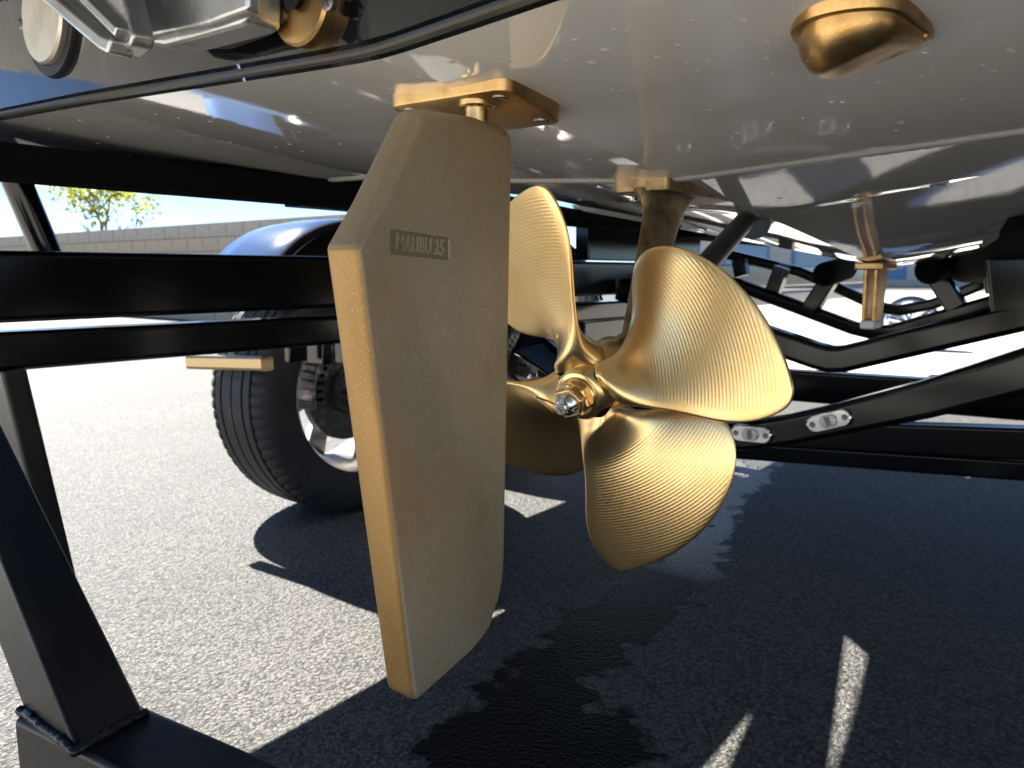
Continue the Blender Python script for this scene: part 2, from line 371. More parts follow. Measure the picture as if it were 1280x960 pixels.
def step_y(x): return .870 + .055 * min(1.2, abs(x - KX) / .33) ** 1.3 * (1 if x > KX else .85)
def hull_z(x, y):
    k, c, z1, z2, w = section(y); a = abs(x - KX)
    if a <= c:
        t = a / c; e = .045
        z = k + (z1 - k) * (math.sqrt(t * t + e * e) - e) / (math.sqrt(1 + e * e) - e)
    elif a <= w: z = z1 + (z2 - z1) * (a - c) / (w - c)
    else: z = z2 + (a - w) * 1.3
    return z + (STEP if y > step_y(x) else 0)
def on_hull(px, py):
    d = ray(px, py); t = .2; st = .02
    while t < 6:
        p = CO + d * t
        if .4 <= p[1] <= 4.4 and p[2] >= hull_z(p[0], p[1]):
            if st < .001: return p
            t -= st; st *= .2
        t += st
    return p
def hull_n(x, y):
    e = .01; return Vector((-(hull_z(x + e, y) - hull_z(x - e, y)) / (2 * e), -(hull_z(x, y + e) - hull_z(x, y - e)) / (2 * e), 1)).normalized()
hb = MB()
def strip(side, t0, t1, fun, n, aft):
    rows = []
    for i in range(141):
        s_ = i / 140
        row = []
        for j in range(n + 1):
            t = t0 + (t1 - t0) * j / n
            xa = fun(t, .9)[0]; yb = step_y(KX + side * xa)
            y = .40 + (yb - .40) * s_ if aft else yb + (4.5 - yb) * s_ ** 1.3
            a, z = fun(t, y); row.append((KX + side * a, y, z + (0 if aft else STEP)))
        rows.append(row)
    hb.grid(rows)
def f_in(t, y):
    k, c, z1, z2, w = section(y); e = .045; return c * t, k + (z1 - k) * (math.sqrt(t * t + e * e) - e) / (math.sqrt(1 + e * e) - e)
def f_flat(t, y):
    k, c, z1, z2, w = section(y); return c + (w - c) * t, z1 + (z2 - z1) * t
def f_side(t, y):
    k, c, z1, z2, w = section(y); f = (1.25 - w) if w < 1.1 else .1; f = min(f, .5 + (.74 - w)) if y < 2.5 else .5 * w / .74; return w + f * t + .08 * t * (1 - t), z2 + t * (1.62 - z2)
for side in (-1, 1):
    for aft in (True, False):
        strip(side, 0, 1, f_in, 18, aft); strip(side, 0, 1, f_flat, 3, aft); strip(side, 0, 1, f_side, 6, aft)
hull = put('hull', hb, M['gelcoat'], boat, label='glossy grey hull bottom', angle=12)
wb_ = MB()
for _ in range(240):
    px, py = rng.uniform(20, 1270), rng.uniform(20, 300)
    p = on_hull(px, py)
    if p[1] > 2.4 or p[1] < .42 or abs(p[0] - KX) > 1.0 or abs(p[1] - step_y(p[0])) < .02: continue
    r_ = rng.uniform(.0010, .0026) * (1 if rng.random() > .12 else 1.5); z0 = hull_z(p[0], p[1]); gx_ = (hull_z(p[0] + .01, p[1]) - z0) / .01; gy_ = (hull_z(p[0], p[1] + .01) - z0) / .01
    st_ = rng.uniform(1, 1.8); rows = []
    for a, h_ in ((1., -.0003), (.8, .07), (.45, .13), (.02, .15)):
        rows.append([(p[0] + r_ * a * math.cos(t), p[1] + r_ * st_ * a * math.sin(t), z0 + gx_ * r_ * a * math.cos(t) + gy_ * r_ * st_ * a * math.sin(t) - h_ * r_) for t in np.linspace(0, 2 * math.pi, 10, endpoint=False)])
    wb_.grid(rows, 0, False, True)
put('water_drops', wb_, M['gelcoat'], boat, angle=80, kind='stuff')
# little riser face of the step, under the ribbed strip
sb = MB(); rows = []
xs = np.linspace(KX - .80, KX + .80, 240)
prof = [(-.0075, .0005), (-.006, -.0022), (0, -.003), (.006, -.0026), (.0085, .004)]
for i, x in enumerate(xs):
    y = step_y(x); rib = .0010 if i % 2 else 0
    zb = hull_z(x, y - .012)
    rows.append([(x, y + a * 1.35, zb + (b - rib if b < -.001 else b)) for a, b in prof])
sb.grid(rows); put('ribbed_strip', sb, M['strip'], boat, angle=80)
# transom, deck
tb = MB(); rows = []
for i in range(60):
    t = -1 + 2 * i / 59; a = abs(t) * 1.2; x = KX + math.copysign(a, t)
    zb = hull_z(x, .401); row = []
    for j in range(9):
        q = j / 8; row.append((x, .392 - .05 * q ** 1.5 + (.02 if False else 0), zb + .012 + (1.62 - zb - .012) * q))
    rows.append(row)
tb.grid(rows); put('transom', tb, M['black_gelcoat'], boat, angle=60, label='black gelcoat transom above the grey bottom')
db = MB(); rows = []
for i in range(30):
    y = .342 + (4.5 - .342) * (i / 29); k, c, z1, z2, w = section(max(y, .4)); f = 1.25 if y < 2.5 else w + .5 * (w / .74)
    rows.append([(KX + f * t, y, 1.622 + .03 * (1 - t * t)) for t in np.linspace(-1, 1, 9)])
db.grid(rows); put('deck', db, M['white'], boat, angle=60)
eb = MB(); path = [(KX + d, .3925, hull_z(KX + d, .401) + .003) for d in np.linspace(-1.2, 1.2, 130)]
eb.sweep(path, [(-.004, -.001), (.004, -.001), (.006, .001), (.004, .004), (-.004, .005)], up=(0, 0, 1)); put('edge_trim', eb, M['rubrail'], boat, angle=40)

sw = MB(); sw.box((KX - 1.2, -.45, 1.07), (KX + 1.2, .345, 1.11)); platform = put('sky_block_platform', sw, M['black_gelcoat'], boat, bevel=.012)  # unseen overhang, added to keep bright sky out of the transom's reflection
# --- rudder
def arc_pts(pts, rad, seg=5):
    out = []
    n = len(pts)
    for i in range(n):
        p0, p, p1 = (np.array(pts[(i + k) % n], float) for k in (-1, 0, 1)); r = rad[i]
        a = (p0 - p) / np.linalg.norm(p0 - p); b = (p1 - p) / np.linalg.norm(p1 - p)
        ang = math.acos(max(-1, min(1, a @ b)))
        if r < 1e-5 or ang > 3.1: out.append(p); continue
        d = min(r / math.tan(ang / 2), .48 * np.linalg.norm(p0 - p), .48 * np.linalg.norm(p1 - p)); q0, q1 = p + a * d, p + b * d
        for k in range(seg + 1):
            t = k / seg; out.append((1 - t) ** 2 * q0 + 2 * t * (1 - t) * p + t * t * q1)
    return out
RX = -.4275
def rud_half(y): return .0175 - .0058 * (y - .355) / .18
ryz = [onX(x, y, -.411)[1:] for x, y in [(532, 137), (600, 143), (652, 158), (646, 420), (639, 779), (517, 876), (447, 310)]]
# the trailing edge: move it so that the front corner line matches
ryz[5] = np.array([.400, .379]); ryz[6] = np.array([.3535, .737]); ryz[0] = np.array([.420, .8395])
rout = arc_pts(ryz, [.014, .01, .02, 0, .075, .010, .010], 8)
# subdivide long edges
def subdiv(pts, m):
    out = []
    for i, p in enumerate(pts):
        q = pts[(i + 1) % len(pts)]; n = max(1, int(np.linalg.norm(q - p) / m))
        out += [p + (q - p) * k / n for k in range(n)]
    return out
rout = subdiv([np.array(p) for p in rout], .03)
def inset(poly, ds):
    n = len(poly); out = []
    for i in range(n):
        a = poly[(i + 1) % n] - poly[i - 1]; a /= np.linalg.norm(a); nn = np.array([a[1], -a[0]])
        out.append(poly[i] + nn * ds[i])
    return out
area = sum(rout[i][0] * rout[(i + 1) % len(rout)][1] - rout[(i + 1) % len(rout)][0] * rout[i][1] for i in range(len(rout)))
sgn = -1 if area > 0 else 1
bw = [(.0115 if p[0] > .505 else .010 if p[1] > .742 else .0055 if p[0] < .44 or p[1] < .45 else .008) for p in rout]
rb = bmesh.new(); rings = []
K = 5
for sd in (1, -1):
    for k in range(K + 1):
        ph = math.pi / 2 * k / K
        ins = [w * (1 - math.sin(ph)) * sgn for w in bw]; pl = inset(rout, ins)
        ring = [rb.verts.new((RX + sd * (rud_half(p[0]) - w + w * math.cos(ph)), p[0], p[1])) for p, w in zip(pl, bw)]
        rings.append(ring)
def bridge(a, b, mi=0):
    n = len(a)
    for i in range(n):
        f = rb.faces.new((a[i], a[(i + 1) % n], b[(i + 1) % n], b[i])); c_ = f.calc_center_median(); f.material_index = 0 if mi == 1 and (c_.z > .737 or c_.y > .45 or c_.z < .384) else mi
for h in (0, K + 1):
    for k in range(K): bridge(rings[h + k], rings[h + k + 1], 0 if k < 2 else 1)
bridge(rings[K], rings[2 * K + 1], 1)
# starboard face with a shallow recess for the cast lettering
TU = np.array([.0630, -.0040]) / np.linalg.norm([.0630, -.0040]); TV = np.array([-TU[1], TU[0]]); TC = np.array([.4175, .7395]); TW, TH = .0325, .0088
rc = arc_pts([TC + TU * a * TW + TV * b * TH for a, b in ((-1, -1), (1, -1), (1, 1), (-1, 1))], [.002] * 4, 3)
top = [rb.verts.new((RX + rud_half(p[0]), p[0], p[1])) for p in rc]
bot = [rb.verts.new((RX + rud_half(p[0]) - .0011, *(TC + (np.array(p) - TC) * .975))) for p in rc]
bridge(top, bot, 2); rb.faces.new(bot).material_index = 2
ed = []
for loop in (rings[0], top):
    for i in range(len(loop)):
        a, b = loop[i], loop[(i + 1) % len(loop)]
        e = rb.edges.get((a, b)) or rb.edges.new((a, b)); ed.append(e)
res = bmesh.ops.triangle_fill(rb, use_beauty=True, use_dissolve=False, edges=ed, normal=(1, 0, 0))
hole = [f for f in res['geom'] if isinstance(f, bmesh.types.BMFace) and all(v in set(top) for v in f.verts)]
if hole: bmesh.ops.delete(rb, geom=hole, context='FACES_ONLY')
rb.faces.new(rings[K + 1])
bmesh.ops.recalc_face_normals(rb, faces=rb.faces)
me = bpy.data.meshes.new('rudder'); rorg = np.array([RX, .46, .6])
for v in rb.verts: v.co -= Vector(rorg)
rb.to_mesh(me); rb.free()
M['recess'] = mat('recess_shade', (.29, .235, .15), .55, .7, noise=[((.25, .205, .135), 300, .45, .65, one)])  # shade of the recess put into its colour so the letters read
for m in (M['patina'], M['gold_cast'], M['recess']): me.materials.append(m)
me.polygons.foreach_set('use_smooth', [True] * len(me.polygons)); me.set_sharp_from_angle(angle=math.radians(28))
rudder = bpy.data.objects.new('rudder', me); COL.objects.link(rudder); rudder.parent = boat; rudder.location = rorg - ORG[boat.name]; ORG[rudder.name] = rorg
rudder['label'] = 'tall dull bronze rudder blade with cast lettering and golden trailing edge'
def rtxt(u, v, w):
    p = TC + TU * u + TV * v; return (RX + rud_half(p[0]) - .0010 + w, p[0], p[1])
txt('raised_lettering', 'MALIBU 25', .0158, rtxt, M['patina'], rudder, .0008, .70)
# two short scribe marks near the top of the leading edge
for (x0, y0, x1, y1) in ((627, 168, 635, 170), (625, 206, 634, 209)):
    sb_ = MB(); a = onX(x0, y0, -.4155); b = onX(x1, y1, -.4165); a[0] = RX + rud_half(a[1]) - .0002; b[0] = RX + rud_half(b[1]) - .0014
    sb_.tube([a, b], .0005, 6); put('scribe_mark', sb_, M['black'], rudder)
for (x0, y0, x1, y1) in ((534, 738, 535, 768), (538, 762, 537, 792), (546, 826, 556, 830), (541, 835, 552, 828), (547, 836, 549, 846), (600, 560, 603, 571), (470, 420, 472, 452)):
    sb_ = MB(); a = onX(x0, y0, -.411); b = onX(x1, y1, -.411); a[0] = RX + rud_half(a[1]); b[0] = RX + rud_half(b[1])
    sb_.tube([a, (a + b) / 2 + np.array([0, .0006, .0003]), b], .00035, 5, scale=[.4, 1, .3]); put('scratch', sb_, M['dark_bronze'], rudder)
# mounting plate
zt = .8575
PL = [np.array(p) for p in ((-.508, .476), (-.383, .482), (-.389, .572), (-.514, .566))]
pl = arc_pts(PL, [.014] * 4, 6)
pb = MB(); nP = len(pl)
def rounded_plate(mb_, poly, z0, z1, b=.0025, tilt=0.):
    n = len(poly); s_ = [(z1, 0.), (z0 + b, 0.), (z0 + b * .3, b * .3), (z0, b)]
    poly = [np.array(p) for p in poly]; ctr = sum(poly) / n
    rows = [[(*(p + (ctr - p) / np.linalg.norm(ctr - p) * i_), z) for p in poly] for z, i_ in s_]
    rows = [[(x, y, z - (y - poly[0][1]) * tilt) for x, y, z in r_] for r_ in rows]
    o = mb_.grid(rows, 0, False, True)
    mb_.f.append(tuple(o + 3 * n + j for j in range(n))); mb_.mi.append(0)
    mb_.f.append(tuple(o + j for j in range(n))); mb_.mi.append(0)
rounded_plate(pb, pl, zt - .0, zt + .020, .0025, .13)
plate = put('mounting_plate', pb, M['bronze'], rudder)
stk = MB(); stk.lathe((RX, .500, zt), (0, 0, -1), [(-.001, .0150), (.0035, .0150), (.0045, .0135), (.005, .0095), (.022, .0095), (.022, .0001)], 36); put('stock_collar', stk, M['hub_bronze'], rudder)
for p in ((-.492, .490), (-.399, .496), (-.404, .558), (-.497, .552)):
    s_ = MB(); s_.lathe((*p, zt - (p[1] - pl[0][1]) * .13), (0, 0, -1), [(-.004, .0001), (-.004, .0075), (.0006, .0068), (.0008, .004), (-.001, .0032), (-.001, .0001)], 20)
    put('screw', s_, M['dark_steel'], rudder)

# --- propeller (fit to the photo: left-hand four blader)
PR, PPI, PH0, PAZ, PTI, RAKE, DX, DY = 0.21062, 0.34419, 0.32732, -0.05266, 0.2623, -0.02977, 17.393, -22.994
AXF = np.array([math.sin(PAZ) * math.cos(PTI), math.cos(PAZ) * math.cos(PTI), math.sin(PTI)])
PC = onD(722 + DX, 505 + DY, .8)
E1 = np.cross(AXF, [0, 0, 1.]); E1 /= np.linalg.norm(E1); E2 = np.cross(E1, AXF)
NR, NC = 70, 33
tt = np.linspace(0, 1, NR); rr = 1 - (1 - .11) * (1 - tt) ** 1.7
xx = (rr - .22) / .78; xc = np.clip(xx, 0, 1)
WW = np.maximum(.36705 + 1.28702 * xx - 1.41921 * xx * xx + .06 * np.exp(-(xx / .22) ** 2), .22) * np.sqrt(np.maximum(1 - xc ** 6.276, 0)); SS = np.where(xx > 0, 1.21945 * xx - 1.44125 * xx * xx, 1.0 * xx)
def blade_mesh(k):
    cc = np.sin(np.linspace(-math.pi / 2, math.pi / 2, NC))
    th = SS[:, None] + WW[:, None] * cc[None, :]
    r = np.repeat(rr[:, None], NC, 1) * PR
    ta = th + PH0 + k * math.pi / 2
    P = PC + (r * np.cos(ta))[..., None] * E1 + (r * np.sin(ta))[..., None] * E2 + (PPI / (2 * math.pi) * th + RAKE * r)[..., None] * AXF
    tr = np.gradient(P, axis=0); tcv = np.gradient(P, axis=1); tcv[-1] = tcv[-2]
    Nn = np.cross(tr, tcv); Nn /= np.linalg.norm(Nn, axis=2, keepdims=True) + 1e-12
    if (Nn[NR // 2, NC // 2] @ AXF) > 0: Nn = -Nn
    th_r = .0016 + .0045 * (1 - rr) + .020 * np.clip((.42 - rr) / .26, 0, 1) ** 2
    T = th_r[:, None] * np.sqrt(np.maximum(1 - np.abs(cc) ** 4, 0))[None, :] + .0009
    F_ = P + Nn * T[..., None]; B_ = P - Nn * T[..., None]
    V = np.concatenate([F_.reshape(-1, 3), B_.reshape(-1, 3)]); fs = []; uv = []
    h = NR * NC
    for i in range(NR - 1):
        for j in range(NC - 1):
            a = i * NC + j; fs.append((a, a + NC, a + NC + 1, a + 1)); fs.append((h + a, h + a + 1, h + a + NC + 1, h + a + NC))
        for j in (0, NC - 1):
            a = i * NC + j; fs.append((a, h + a, h + a + NC, a + NC) if j == 0 else (a, a + NC, h + a + NC, h + a))
    for j in range(NC - 1):
        a = (NR - 1) * NC + j; fs.append((a, h + a, h + a + 1, a + 1))
    # arc distance from the edges as a share of the blade width near the tip as well
    edge_w = np.minimum((WW[:, None] * rr[:, None]) * (1 - np.abs(cc))[None, :], (1 - rr)[:, None] * 1.0) / .62
    U = r; Vv = np.where(cc[None, :] < 0, 0, 1) * 0 + edge_w
    return V, fs, U, Vv
prop = None
hubm = MB()
hubm.lathe(PC, AXF, [(-.028, .0001), (-.028, .0235), (-.0265, .0262), (-.023, .0285), (-.014, .0325), (-.004, .0358), (.01, .0375), (.035, .0375), (.055, .0355), (.058, .033), (.058, .0001)], 64)
prop = put('propeller', hubm, M['hub_bronze'], boat, label='four bladed golden bronze propeller with milled ridges', org=PC, angle=40)
for k in range(4):
    V, fs, U, Vv = blade_mesh(k)
    mb = MB(); mb.add(V, fs)
    org = V.mean(0); me = bpy.data.meshes.new('blade'); me.from_pydata((V - org).tolist(), [], fs); me.materials.append(M['prop'])
    uvl = me.uv_layers.new(name='UVMap'); li = np.empty(len(me.loops), int); me.loops.foreach_get('vertex_index', li)
    uu = np.concatenate([U.ravel(), U.ravel()])[li]; vv = np.concatenate([Vv.ravel(), Vv.ravel()])[li]
    uvl.data.foreach_set('uv', np.stack([uu, vv], 1).ravel().astype(np.float32))
    bm = bmesh.new(); bm.from_mesh(me); bmesh.ops.recalc_face_normals(bm, faces=bm.faces); bm.to_mesh(me); bm.free()
    me.polygons.foreach_set('use_smooth', [True] * len(me.polygons)); me.set_sharp_from_angle(angle=math.radians(70))
    o = bpy.data.objects.new('blade', me); COL.objects.link(o); o.parent = prop; o.location = org - ORG[prop.name]; ORG[o.name] = org
# nut, washer, shaft tip, cotter pin
AA = -AXF
w_ = MB(); w_.lathe(PC + AA * .0275, AA, [(0, .0001), (0, .0205), (.004, .0205), (.005, .0195), (.005, .0001)], 40); put('washer', w_, M['hub_bronze'], prop)
def hexnut(c, ax, r, h, rot, name, m):
    nb = MB(); e1 = np.cross(ax, [0, 0, 1.]); e1 /= np.linalg.norm(e1); e2 = np.cross(e1, ax); rows = []
    for a, q in ((0, 1), (h * .82, 1), (h, .90)):
        rows.append([c + ax * a + (e1 * math.cos(t) + e2 * math.sin(t)) * r * q for t in [rot + k * math.pi / 3 for k in range(6)]])
    o = nb.grid(rows, 0, False, True); nb.f.append(tuple(o + 12 + j for j in range(6))); nb.mi.append(0)
    return put(name, nb, m, prop, angle=20, bevel=.0006)
hexnut(PC + AA * .0315, AA, .0185, .009, .3, 'lock_nut', M['hub_bronze'])
hexnut(PC + AA * .041, AA, .0175, .009, .75, 'nut', M['hub_bronze'])
s_ = MB(); s_.lathe(PC + AA * .044, AA, [(0, .0105), (.0062, .0105), (.007, .0108), (.0078, .0099), (.0086, .0107), (.0094, .0098), (.0102, .0104), (.0125, .0085), (.0132, .0072), (.0136, .0066), (.0185, .0066), (.0192, .0055), (.0192, .0018), (.016, .0016), (.016, .0001)], 32); put('shaft_tip', s_, M['stainless'], prop, angle=30)
tipc = PC + AA * .0575
pdir = onD(722, 533, .75) - onD(669, 512, .762); pa = tipc - pdir * .62; pbn = tipc + pdir * .38
c_ = MB(); c_.tube([pa, tipc, pbn], .0011, 8); c_.tube([pa, pa + (pa - pbn) * .02], .0018, 8); put('cotter_pin', c_, M['stainless'], prop)

# --- shaft and strut
fa = np.array(on_hull(945, 276)); 
fwd = PC + AXF * .6
sh0 = PC + AXF * .05; sh1 = fa + np.array([0, 0, .02]); dsh = (sh1 - sh0) / np.linalg.norm(sh1 - sh0)
s_ = MB(); s_.tube([sh0, sh1], .0155, 24); shaft = put('propeller_shaft', s_, M['satin'], boat, label='black shaft tube running from propeller up into the hull')
s_ = MB(); s_.tube([fa - dsh * .012, fa + dsh * .02], .026, 28); put('shaft_collar', s_, M['stainless'], shaft)
spz = .8165
sp = arc_pts([np.array(p) for p in ((-.507, .850), (-.430, .850), (-.430, 1.075), (-.507, 1.075))], [.01] * 4, 5)
s_ = MB(); rounded_plate(s_, sp, spz, spz + .025)
strut_plate_c = np.array([-.47, .93, spz])
# leg: swept aerofoil from the plate down to the barrel
bar = PC + AXF * .085
leg_top_a = onX(806, 262, -.468); leg_top_f = onX(880, 262, -.468)
stb = MB(); rows = []
for i in range(17):
    q = i / 16
    cy = (1 - q) * .925 + q * (bar[1] + .012); cx = (1 - q) * -.468 + q * bar[0]; cz = (1 - q) * (spz + .004) + q * (bar[2] + .004)
    ch = .052 * (1 - q) + .030 * q + .030 * max(0, 1 - q / .22) ** 2 + .02 * max(0, (q - .85) / .15) ** 2
    wd_ = .0085 + .016 * max(0, 1 - q / .12) ** 2 + .008 * max(0, (q - .85) / .15) ** 2
    rows.append([(cx + wd_ * math.cos(t), cy + ch * math.sin(t) * (1 if abs(math.sin(t)) < 2 else 1), cz + .0 * math.sin(t)) for t in np.linspace(0, 2 * math.pi, 20, endpoint=False)])
stb.grid(rows, 0, False, True)
strut = put('propeller_strut', stb, M['dark_bronze'], boat, label='brown bronze strut holding the propeller shaft under the hull', angle=50)
put('strut_plate', s_, M['dark_bronze'], strut)
s_ = MB(); s_.lathe(bar - AXF * .026, AXF, [(0, .016), (0, .024), (.004, .027), (.07, .027), (.085, .023), (.085, .016)], 40); put('barrel', s_, M['dark_bronze'], strut)
for px, py in ((833, 250), (866, 257), (884, 262), (792, 250)):
    p = onZ(px, py, spz); s_ = MB(); s_.lathe((p[0], p[1], spz), (0, 0, -1), [(-.003, .0001), (-.003, .0075), (.001, .0068), (.0012, .0035), (-.001, .003), (-.001, .0001)], 18); put('screw', s_, M['stainless'], strut)
lc = onX(832, 292, -.4585)
txt('raised_lettering', 'NIBRAL', .0105, lambda u, v, w: (-.4598 + w, lc[1] + u * .98, lc[2] + v + u * -.08), M['bronze'], strut, .0011, .72)

# --- intake scoop
scz = min(hull_z(-.14, y) for y in (.47, .55))
ip = [onZ(x, y, scz - .004)[:2] for x, y in [(981, 48), (1000, 22), (1050, 8), (1108, 4), (1135, 12), (1171, 42), (1162, 52), (1095, 70), (1040, 80)]]
flc = sum(ip) / len(ip)
rowsA = []
# flange: closed teardrop outline smoothed
def chaikin(poly, it=2):
    for _ in range(it):
        n = len(poly); poly = [q for i in range(n) for q in (poly[i] * .75 + poly[(i + 1) % n] * .25, poly[i] * .25 + poly[(i + 1) % n] * .75)]
    return poly
fl = chaikin([np.array(p) for p in ip], 3)
s_ = MB(); rounded_plate(s_, fl, scz - .006, scz + .012, .002); scoop = put('intake_scoop', s_, M['bronze'], boat, label='bronze water intake scoop on the grey hull')
nrm = len(fl); rows = []
base = [flc + (p - flc) * .90 for p in fl]
aft_dir = (ip[0] - ip[5]) / np.linalg.norm(ip[0] - ip[5])
for k in range(9):
    q = k / 8; hgt_ = .027 * math.sin(q * math.pi / 2); rows_ = []
    for p in base:
        sh = 1 - .42 * (1 - math.cos(q * math.pi / 2)) - .0
        c2 = flc + (p - flc) * sh
        prog = ((p - flc) @ aft_dir) / .06
        rows_.append((*c2, scz - .006 - hgt_ * max(.18, min(1, .62 + .45 * prog))))
    rows.append(rows_)
o_ = None; mb = MB(); o_ = mb.grid(rows, 0, False, True); mb.f.append(tuple(o_ + 8 * nrm + j for j in range(nrm))); mb.mi.append(0)
put('scoop_dome', mb, M['bronze'], scoop, angle=60)
for px, py in ((1152, 47), (1135, 54)):
    p = onZ(px, py, scz - .007); s_ = MB(); s_.lathe(p, (0, 0, -1), [(-.002, .0001), (-.002, .005), (.001, .0045), (.001, .0001)], 14); put('screw', s_, M['bronze'], scoop)

# --- tracking fin far forward under the keel
fp = onX(1090, 335, KX)
s_ = MB(); s_.box((KX - .030, fp[1] - .03, fp[2] - .004), (KX + .030, fp[1] + .10, fp[2] + .012)); fin = put('tracking_fin', s_, M['bronze'], boat, bevel=.003, label='small bronze tracking fin under the forward keel')
for dx in (-.0105, .0105):
    s_ = MB(); s_.prism([(KX + dx - .004, fp[1] - .01, fp[2]), (KX + dx - .004, fp[1] + .09, fp[2]), (KX + dx - .004, fp[1] + .06, fp[2] - .125), (KX + dx - .004, fp[1] - .005, fp[2] - .125)], (.008, 0, 0)); put('fin_blade', s_, M['bronze'], fin, bevel=.002)
s_ = MB(); s_.box((KX - .016, fp[1] - .01, fp[2] - .135), (KX + .016, fp[1] + .065, fp[2] - .115)); put('fin_tip', s_, M['white'], fin, bevel=.005)

# --- transom fittings
TY = .387
def tp(x, y, v=TY): return onY(x, y, v)
def disc(cx, cy, r, th, m, label=None, hole=False, name='transom_fitting'):
    c = tp(cx, cy); prof = [(-.02, r), (th * .7, r), (th, r - .002)] + ([(th, r * .25), (-.01, r * .22), (-.01, .0001)] if hole else [(th, .0001)])
    d_ = MB(); d_.lathe(c, (0, -1, 0), prof, 64); return put(name, d_, m, boat, label=label), c
d1, c1 = disc(62, 22, .049, .010, M['alu'], 'round pale metal fitting with screws on the transom')
M['fitting_pale'] = mat('pale_brushed_metal', (.72, .67, .56), .34, .85, noise=[((.58, .52, .42), 25, .45, .65, one)], bump=[(200, .1, .001)])
d1.data.materials[0] = M['fitting_pale']
rim_ = MB(); rim_.lathe(tp(62, 22), (0, -1, 0), [(-.02, .050), (.002, .050), (.002, .060), (-.003, .062), (-.02, .062)], 64); put('fitting_gasket', rim_, M['black'], d1)
d2, c2 = disc(382, 0, .034, .008, M['bronze'], 'round bronze fitting with dark centre on the transom', True)
s_ = MB(); s_.lathe(c2 + np.array([0, -.0125, 0]), (0, -1, 0), [(0, .0001), (0, .010), (.0006, .010), (.0006, .0001)], 24); put('dark_bore_disc', s_, M['black'], d2)  # black disc painting in the darkness inside the hole
for (px, py, d) in ((27, 30, d1), (350, 18, d2), (410, 2, d2), (100, 28, d1)):
    p = tp(px, py, TY - .009); s_ = MB(); s_.lathe(p, (0, -1, 0), [(-.004, .0001), (-.004, .0065), (.0008, .0065), (.0014, .0055), (.0014, .0001)], 20)
    for a in (0.4, 0.4 + math.pi / 2):
        dx_, dz_ = .0045 * math.cos(a), .0045 * math.sin(a); s_.sweep([p + np.array([-dx_, -.0016, -dz_]), p + np.array([dx_, -.0016, dz_])], [(-.0007, -.0004), (.0007, -.0004), (.0007, .0004), (-.0007, .0004)], (0, 1, 0))
    put('screw', s_, M['dark_steel'], d)
# aluminium trim bracket: wide channel arm and wedge-shaped body
BY = .30
def bp_(x, y, v=BY): return onY(x, y, v)
ab = MB(); ab.prism([bp_(x, y, .30) for x, y in ((20, -60), (52, -10), (134, 58), (150, 66), (163, 56), (166, 44), (160, 20), (140, -60))], (0, .018, 0)); arm = put('trim_bracket', ab, M['alu'], boat, bevel=.003, label='grey aluminium trim bracket on the black transom')
rb_ = MB(); rb_.sweep([bp_(36, -40, .298), bp_(60, -12, .298), bp_(140, 55, .298), bp_(152, 61, .298)], [(-.006, -.010), (.006, -.010), (.006, .010), (-.006, .010)], (0, 1, 0)); put('bracket_lip', rb_, M['alu'], arm, bevel=.003)
rb_ = MB(); rb_.sweep([bp_(88, -40, .296), bp_(112, 0, .296), bp_(154, 42, .296)], [(-.004, -.006), (.004, -.006), (.004, .006), (-.004, .006)], (0, 1, 0)); put('bracket_rib', rb_, M['alu'], arm, bevel=.002)
wb_ = MB(); wb_.prism([bp_(x, y, .345) for x, y in ((160, 36), (178, 53), (205, 57), (240, 48), (300, 31), (309, 24), (309, -60), (150, -60))], (0, .03, 0)); put('wedge_body', wb_, M['alu'], arm, bevel=.004)
wb_ = MB(); wb_.prism([bp_(x, y, .335) for x, y in ((160, 30), (182, 47), (262, 29), (309, 12), (309, -60), (150, -60))], (0, .012, 0)); put('wedge_plate', wb_, M['alu'], arm, bevel=.003)
sb_ = MB(); sb_.prism([bp_(x, y, .362) for x, y in ((225, 55), (262, 55), (316, 36), (300, 30), (240, 47))], (0, .02, 0)); put('wedge_seal', sb_, M['black'], arm, bevel=.003)

